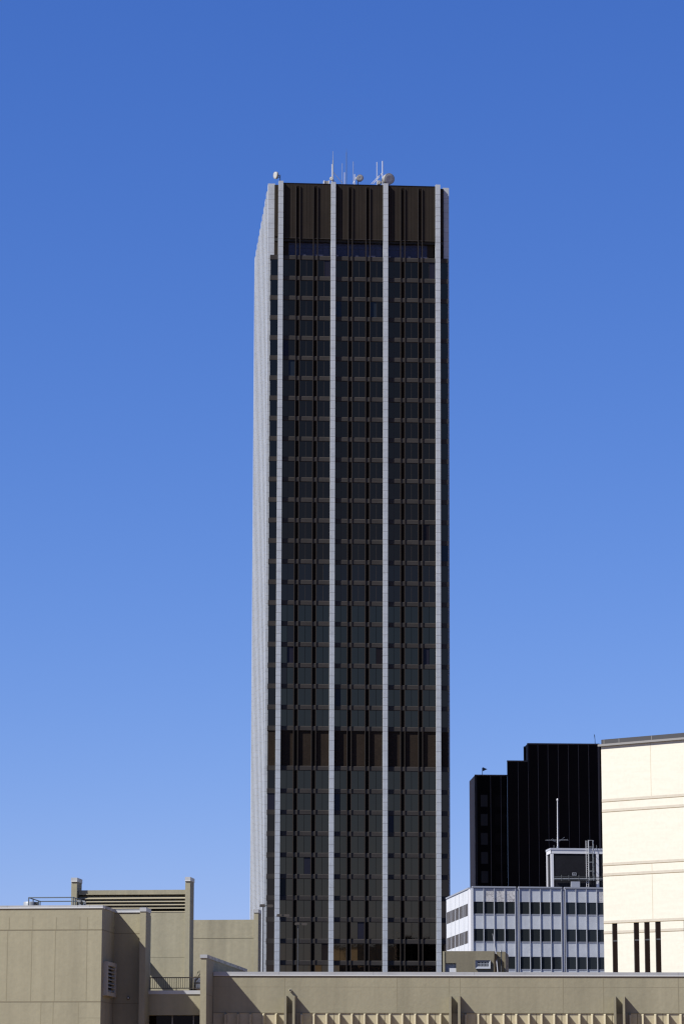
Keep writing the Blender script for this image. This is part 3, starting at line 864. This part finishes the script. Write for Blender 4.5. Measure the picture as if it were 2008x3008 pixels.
# louvred vent on the return wall
def kside(px, py):
    """Depth v and height on the return wall (u = 0) seen at an image pixel."""
    d = _f + _r * ((px - W_PX / 2) / F_PX) - _u * ((py - H_PX / 2) / F_PX)
    n = Vector((-K.V.y, K.V.x, 0)); e = Vector((0, 0, EYE)); t = (K.o - e).dot(n) / d.dot(n); q = e + d * t
    return (q - K.o).dot(K.V), q.z
va, z1 = kside(304, 2826); vb, _ = kside(337, 2836)
z0 = kside(304, 2915)[1]; va, vb = .75, 4.5; z1 = K.z(300, 2822.5); z0 = K.z(300, 2923)
vent = MB(); th = .34
vent.box(K, 0, th, va, vb, z1 - .28, z1, M['vent']); vent.box(K, 0, th, va, vb, z0, z0 + .28, M['vent'])
vent.box(K, 0, th, va, va + .35, z0 + .28, z1 - .28, M['vent']); vent.box(K, 0, th, vb - .35, vb, z0 + .28, z1 - .28, M['vent'])
vent.box(K, 0, .04, va + .35, vb - .35, z0 + .28, z1 - .28, M['dark_int'])
vt = vent.build('louvre_vent', block)
sl = MB(); n = 7
for i in range(n):
    z = z0 + .28 + (z1 - z0 - .56) * (i + .5) / n
    P = [K.p(.06, va + .35, z + .10), K.p(.30, va + .35, z - .06), K.p(.30, vb - .35, z - .06), K.p(.06, vb - .35, z + .10)]
    A = P + [q - Vector((0, 0, .04)) for q in P]
    sl.hexa(A, M['vent'])
sl.build('slat', vt, 'all the sloping slats of the vent')
# wall lamp in the shaded recess
q = K.p(K.u(378, 2932, KD), KD, K.z(378, 2932, KD))
b = MB(); b.lathe(q, K.V * -1, [(0, .11), (.14, .11), (.16, .001)], M['dish_dark'], 14); 
b.lathe(q + K.V * -.16 + K.U * .02, K.V * -1, [(0, .06), (.10, .07), (.14, .04), (.15, .001)], M['white_paint'], 12); b.build('wall_lamp', block)
# free standing pillar in front of the recess, and the balcony beyond it
PVv = KD - 1.1
pa, pb = K.u(410, 2800, PVv), K.u(427.4, 2800, PVv)
ptz = K.z(420, 2677.5, PVv)
b = MB(); b.box(K, pa, pb, PVv, PVv + 2.1, 0, ptz, M['stucco']); pil = b.build('pillar', block)
b = MB(); b.box(K, pa - .02, pb + .03, PVv - .05, PVv + 2.2, ptz, K.z(420, 2665.8, PVv), M['flash']); b.build('coping', pil)
# balcony
BV = KD + .6
bu0, bu1 = K.u(434, 2910, BV), K.u(589, 2910, BV)
bz = lambda y: K.z(510, y, BV)
b = MB(); b.box(K, bu0, bu1, BV + .05, BV + 9, bz(2982), bz(2920.5), M['stucco']); b.build('balcony_wall', block)
b = MB(); b.box(K, bu0, bu1, BV - .02, BV + .6, bz(2920.5), bz(2909.5), M['flash']); b.box(K, bu0, bu1, BV + .6, BV + 16, bz(2920.5), bz(2913), M['flash']); b.build('balcony_slab', block)
b = MB(); b.box(K, bu0, bu1, BV + 1.0, BV + 1.1, 0, bz(2982) , M['slit'])
for x in (507, 569): u = K.u(x, 2990, BV + 1.); b.box(K, u - .04, u + .04, BV + .93, BV + 1.0, 0, bz(2982), M['dish_back'])
b.build('window', block)
# railing
b = MB(); rt, rb = bz(2870.7), bz(2902.5)
b.box(K, bu0 + .1, bu1, BV + .28, BV + .34, rt - .05, rt + .02, M['rail'])
b.box(K, bu0 + .1, bu1, BV + .29, BV + .33, rb - .03, rb + .03, M['rail'])
u = bu0 + .15; i = 0
while u < bu1:
    w = .03 if i % 12 else .05
    b.box(K, u - w / 2, u + w / 2, BV + .29, BV + .33, rb + .03 if i % 12 else bz(2909), rt - .05, M['rail'])
    u += 6.4 / 8898 * 230; i += 1
b.build('railing', block)

# stair tower with the louvred screen
SV = Frame(0, 246.0, VA)
stair = thing('stair_tower', SV.p(SV.u(400, 2750), 3, 0), 'beige tower behind with two end pillars and a slatted screen between', 'building')
sz = lambda y: SV.z(400, y)
sx = lambda x: SV.u(x, 2650)
wz = sz(2676.5)
b = MB(); b.box(SV, sx(226), sx(543.5), .25, 1.9, 0, wz, M['stucco_b']); b.box(SV, sx(240), sx(500), 1.9, 9, 0, wz - .02, M['stucco_b'])
b.box(SV, sx(226), sx(543), .22, .3, wz - .06, wz, M['fin'])
for y in (2812,): b.box(SV, sx(430), sx(543), .24, .3, sz(y) - .015, sz(y) + .015, M['stucco_patch'])
b.build('wall', stair)
for x0, x1 in ((209.2, 225.6), (543.8, 558)):
    b = MB(); b.box(SV, sx(x0), sx(x1), 0, 2.1, 0, sz(2588.5), M['stucco_b']); p = b.build('pillar', stair)
    b = MB(); b.box(SV, sx(x0) - .02, sx(x1) + .03, -.06, 2.2, sz(2588.5), sz(2577), M['flash'])
    b.box(SV, sx(x0) - .02, sx(x1) + .03, -.08, .1, sz(2588.5) - .02, sz(2588.5) + .05, M['flash_lip']); b.build('coping', p)
b = MB(); b.box(SV, sx(226) + .05, sx(543.5), .45, 1.2, sz(2626.5), sz(2613.2), M['stucco_b']); b.build('beam', stair)
b = MB()
for y in (2637, 2646.5, 2656.2, 2666):
    P = [(0.40, 0.0), (1.1, .32), (1.1, .37), (.40, .05)]
    zz = sz(y)
    A = [SV.p(sx(226) + .05, v, zz + d - .07) for v, d in P] + [SV.p(sx(542.5), v, zz + d - .07) for v, d in P]
    b.poly(A, [(0, 1, 2, 3), (7, 6, 5, 4), (0, 4, 5, 1), (1, 5, 6, 2), (2, 6, 7, 3), (3, 7, 4, 0)], M['slat'])
b.build('screen_slat', stair, 'row of horizontal slats between the pillars')
b = MB(); b.box(SV, sx(226) + .05, sx(543.5), 1.4, 1.5, wz, sz(2613.2) - .05, M['dark_int']); b.build('screen_back', stair)

# stub beam added out of sight behind the pillar, sized to cast the slanted wall shadow
b = MB(); b.box(SV, sx(429), sx(438), -1.45, .25, sz(2847), sz(2820), M['stucco_b']); b.build('hidden_stub_beam', stair)

# rear block
Q = Frame(0, 268.0, VA)
rear = thing('rear_block', Q.p(Q.u(660, 2800), 4, 0), 'plain beige block farther back beside the dark tower', 'building')
qx = lambda x: Q.u(x, 2750); qz = lambda y: Q.z(660, y)
b = MB(); b.box(Q, qx(540), qx(745.5), .15, 1.7, 0, qz(2701.5), M['stucco_b']); b.box(Q, qx(540), qx(705), 1.7, 9, 0, qz(2701.5) - .02, M['stucco_b'])
b.box(Q, qx(540), qx(745.5), .13, .3, qz(2755) - .02, qz(2755) + .02, M['stucco_patch']); b.build('wall', rear)
b = MB(); b.box(Q, qx(745), qx(758.2), 0, 1.9, 0, qz(2681.5), M['stucco_b']); p = b.build('pillar', rear)
b = MB(); b.box(Q, qx(744.6), qx(758.6), -.05, 2.0, qz(2681.5), qz(2671.3), M['flash']); b.build('coping', p)

# rooftop plant room behind the low wing's coping
G = Frame(0, 255.0, 0.0, VA)
plant_room = thing('plant_room', G.p(G.u(1395, 2800), 2, 9), 'small beige rooftop room with a grey grille behind the coping', 'building')
gx = lambda x: G.u(1290 + x / 4.48, 2820); gz = lambda y: G.z(1390, 2580 + y / 4.48)
ZB = L.z(1000, 2855) - 1.5
b = MB()
b.box(G, gx(70), gx(720), 0, 5, gz(1115), gz(958), M['stucco_c'])
b.box(G, gx(218), gx(720), 0, 5, ZB, gz(1115), M['stucco_c'])
b.box(G, gx(720), gx(850), .5, 5, ZB, gz(960), M['stucco_c'])
b.box(G, gx(42), gx(70), -.05, 5, ZB, gz(962), M['stucco'])
b.box(G, gx(850), gx(866), -.0, 5, ZB, gz(968), M['stucco_c'])
b.build('wall', plant_room)
one('door', plant_room, G, gx(70) + .01, gx(218) - .01, .35, .5, ZB, gz(1116), 'alu_dark')
one('door_panel', plant_room, G, gx(128), gx(216), .1, .34, ZB, gz(1182), 'white_paint')
x0, x1, y0, y1 = gx(470), gx(670), gz(1190), gz(1078)
b = MB()
ix0, ix1, iy0, iy1 = gx(502), gx(645), gz(1160), gz(1105)
O = [(x0, y0), (x1, y0), (x1, y1), (x0, y1)]; I = [(ix0, iy0), (ix1, iy0), (ix1, iy1), (ix0, iy1)]
P = [G.p(a, -.14, c) for a, c in O] + [G.p(a, -.04, c) for a, c in I] + [G.p(a, .02, c) for a, c in O]
b.poly(P, [(0, 1, 5, 4), (1, 2, 6, 5), (2, 3, 7, 6), (3, 0, 4, 7), (0, 8, 9, 1), (1, 9, 10, 2), (2, 10, 11, 3), (3, 11, 8, 0)], M['alu_dark'])
b.box(G, ix0, ix1, -.02, .0, iy0, iy1, M['dark_int'])
for i in (1, 2): z = iy0 + (iy1 - iy0) * i / 3; b.box(G, ix0, ix1, -.05, -.02, z - .025, z + .025, M['alu_dark'])
for i in (1, 2, 3): u = ix0 + (ix1 - ix0) * (i / 3.6); b.box(G, u - .03, u + .03, -.055, -.05, iy0, iy1, M['alu_dark'])
b.build('grille', plant_room)
# leaning whip and bracket aerials by the plant room
def gp(x, y, v=-.6):
    u, z = G.uz(1290 + x / 4.48, 2580 + y / 4.48, v); return G.p(u, v, z)
ft = gp(778, 1232, -.6); b = MB(); b.tube(ft - Vector((-.01, 0, 1)), gp(742, 990, -.6), .045, .035, M['alu_white']); b.tube(gp(742, 990, -.6), gp(698, 728, -.6), .032, .012, M['alu_white'])
tag(b.build('leaning_whip', origin=ft), 'long thin pole leaning left in front of the rooftop room', 'pole')
ft = gp(812, 1232, -.5)
br = thing('bracket_antenna', ft, 'dark bracket with flat panel aerial at the rooftop room corner', 'antenna')
b = MB(); b.tube(ft - Vector((0, 0, 1)), gp(812, 950, -.5), .05, .05, M['dish_dark']); b.tube(gp(812, 950, -.5), gp(815, 880, -.5), .02, .012, M['galv']); b.build('post', br)
b = MB(); A = [gp(x, y, v) for v in (-.75, -.58) for x, y in ((722, 1062), (752, 1080), (758, 1004), (728, 990))]
b.hexa([A[0], A[1], A[5], A[4], A[3], A[2], A[6], A[7]], M['brick_dark']); b.tube(gp(750, 1040, -.55), gp(812, 1040, -.5), .03, .03, M['dish_dark'], 6); b.build('panel', br)
b = MB(); b.tube(gp(735, 1060, -.4), gp(742, 1240, -.4), .12, .12, M['brick_dark']); b.build('foot', br)
b = MB(); b.lathe(gp(802, 962, -.6), (-.4, -1, .2), [(0, .001), (.02, .04), (.0, .055), (-.06, .03), (-.07, .001)], M['galv'], 12); b.build('horn', br)

# guard rail, fan and pipework on the left block's roof
def kp(x, y, v): u, z = K.uz(x / 3.733, 2560 + y / 3.733, v); return K.p(u, v, z)
GV = 1.6
z_roof = zc_b - .2
z_rail = kp(318, 287, GV).z
ua, ub = K.u(318 / 3.733, 2637, GV), K.u(805 / 3.733, 2637, GV)
guard = thing('guard_rail', K.p((ua + ub) / 2, GV + 2, z_roof), 'thin dark pipe guard rail on the left roof', 'railing')
cs = [(ua, GV), (ub, GV), (ub, GV + 4.2), (ua, GV + 4.2)]
b = MB()
for i in range(4):
    a, c = cs[i], cs[(i + 1) % 4]
    b.tube(K.p(*a, z_rail), K.p(*c, z_rail), .042, .042, M['steel'])
b.build('rail', guard)
for (u, v) in cs + [(ua, GV + 1.6), (ua, GV + 3.6), (ub, GV + .9), (ub - .0, GV + 2.4)]:
    b = MB(); b.tube(K.p(u, v, z_roof), K.p(u, v, z_rail + .02), .045, .045, M['steel']); b.build('post', guard)
fx = kp(336, 352, 3.0); fan = thing('roof_fan', Vector((fx.x, fx.y, z_roof)), 'round galvanised roof fan beside the guard rail', 'roof fan')
zt = kp(336, 335, 3.0).z
b = MB(); b.lathe(Vector((fx.x, fx.y, 0)), (0, 0, 1), [(z_roof, .50), (zt - .05, .52), (zt, .50), (zt + .02, .3), (zt + .02, .001)], M['galv'], 24); b.build('drum', fan)
q = kp(405, 350, 2.6); b = MB(); b.box(Frame(q.x, q.y, 0), -.12, .12, 0, .3, z_roof, zt - .02, M['dish_dark']); b.build('motor', fan)
q = kp(890, 345, 1.8); pv = thing('pipe_valve', Vector((q.x, q.y, z_roof)), 'cluster of grey pipe fittings at the right end of the guard rail', 'pipework')
b = MB()
b.tube(kp(845, 326, 1.8), kp(935, 330, 1.8), .055, .055, M['galv']); b.tube(kp(885, 320, 1.8), Vector((kp(885, 320, 1.8).x, kp(885, 320, 1.8).y, z_roof)), .06, .06, M['galv'])
b.tube(kp(937, 328, 1.8), Vector((kp(937, 330, 1.8).x, kp(937, 330, 1.8).y, z_roof)), .04, .04, M['galv']); b.build('pipe', pv)
b = MB(); b.lathe(kp(888, 335, 1.7), (0, -1, .2), [(-.1, .001), (-.1, .13), (.1, .13), (.1, .001)], M['dish_dark'], 12); b.build('valve', pv)

# things on the balcony terrace
CV = BV + 17
q = K.p(K.u(578, 2890, CV), CV, K.z(578, 2906, CV)); cab = thing('white_cabinet', q, 'white cabinet behind the balcony railing beside the end wall', 'cabinet')
zz = q.z
one('body', cab, K, K.u(569.5, 2890, CV), K.u(588, 2890, CV), CV, CV + 1.2, zz, K.z(575, 2872, CV), 'white_paint')
one('crossbar', cab, K, K.u(569.5, 2890, CV), K.u(588, 2890, CV), CV - .06, CV, K.z(575, 2889.5, CV), K.z(575, 2886, CV), 'rail')
one('hatch', cab, K, K.u(569.5, 2890, CV), K.u(575, 2890, CV), CV - .14, CV - .06, zz, K.z(575, 2893, CV), 'dish_dark')
one('plinth', cab, K, K.u(566, 2890, CV), K.u(592, 2890, CV), CV - .3, CV + 1.4, zz - 1.5, zz, 'concrete')
tw = K.p(K.u(571, 2900, BV + 4), BV + 4, bz(2913)); sh = thing('potted_sapling', tw, 'sparse twiggy sapling with few leaves behind the balcony railing', 'plant')
tz = K.z(575, 2836, BV + 4)
b = MB(); rr = random.Random(11); tips = []
b.tube(tw, tw + Vector((.05, 0, (tz - tw.z) * .5)), .035, .025, M['bark'])
for i in range(9):
    a = tw + Vector((.05, 0, (tz - tw.z) * rr.uniform(.3, .5))); e = tw + Vector((rr.uniform(.1, .75), rr.uniform(-.2, .2), (tz - tw.z) * rr.uniform(.55, 1)))
    b.tube(a, e, .018, .008, M['bark'], 5); tips.append(e)
b.build('stem', sh)
b = MB()
for e in tips:
    for i in range(7):
        c = e + Vector((rr.uniform(-.16, .16), rr.uniform(-.1, .1), rr.uniform(-.06, .06))); s = rr.uniform(.03, .06)
        n1 = Vector((rr.uniform(-1, 1), rr.uniform(-1, 1), rr.uniform(-1, 1))).normalized(); n2 = n1.orthogonal()
        b.poly([c - n1 * s, c + n2 * s * .6, c + n1 * s, c - n2 * s * .6], [(0, 1, 2, 3)], M['leaf'])
b.build('foliage', sh)
b = MB(); b.lathe(tw, (0, 0, 1), [(0, .001), (0, .16), (.32, .21), (.32, .18), (.26, .001)], M['brick_dark'], 16); b.build('pot', sh)

# ------------------------------------------------------------------ twin head lamp posts between the wing and the tower
def lamp(px, py, D, label, first=None):
    F = Frame(0, D, 0); u, z = F.uz(px, py); base = F.p(u, 0, 0)
    root = thing('lamp_post', base, label, 'street lamp', 'twin headed lamp posts behind the low wing')
    b = MB(); b.tube(base, F.p(u, 0, z - .06), .07, .05, M['dish_dark']); b.build('pole', root)
    for s in (-1, 1):
        b = MB(); yv = .0 if s < 0 else .45
        a, e = (u - .36, u + .20) if s < 0 else (u + .36, u + .98)
        P = [(a, -.2, z - .12), (e, -.2, z - .12), (e, .3, z - .12), (a, .3, z - .12), (a + .04, -.15, z + .12), (e - .04, -.15, z + .12), (e - .04, .25, z + .12), (a + .04, .25, z + .12)]
        b.hexa([F.p(q[0], q[1] + yv, q[2]) for q in P], M['rail'])
        b.box(F, a + .05, e - .05, -.15 + yv, .25 + yv, z - .135, z - .122, M['dish_face']); b.build('lamp_head', root)
    b = MB(); b.tube(F.p(u, 0, z - .02), F.p(u + .4, .4, z), .035, .035, M['dish_dark']); b.build('arm', root)
lamp(773, 2660, 300, 'nearest lamp post in front of the tower left fins')
lamp(822.5, 2688.5, 314, 'middle lamp post whose heads overlap the leftmost front column')
lamp(875, 2713.5, 328, 'farthest lamp post standing before the first bay of dark glass')
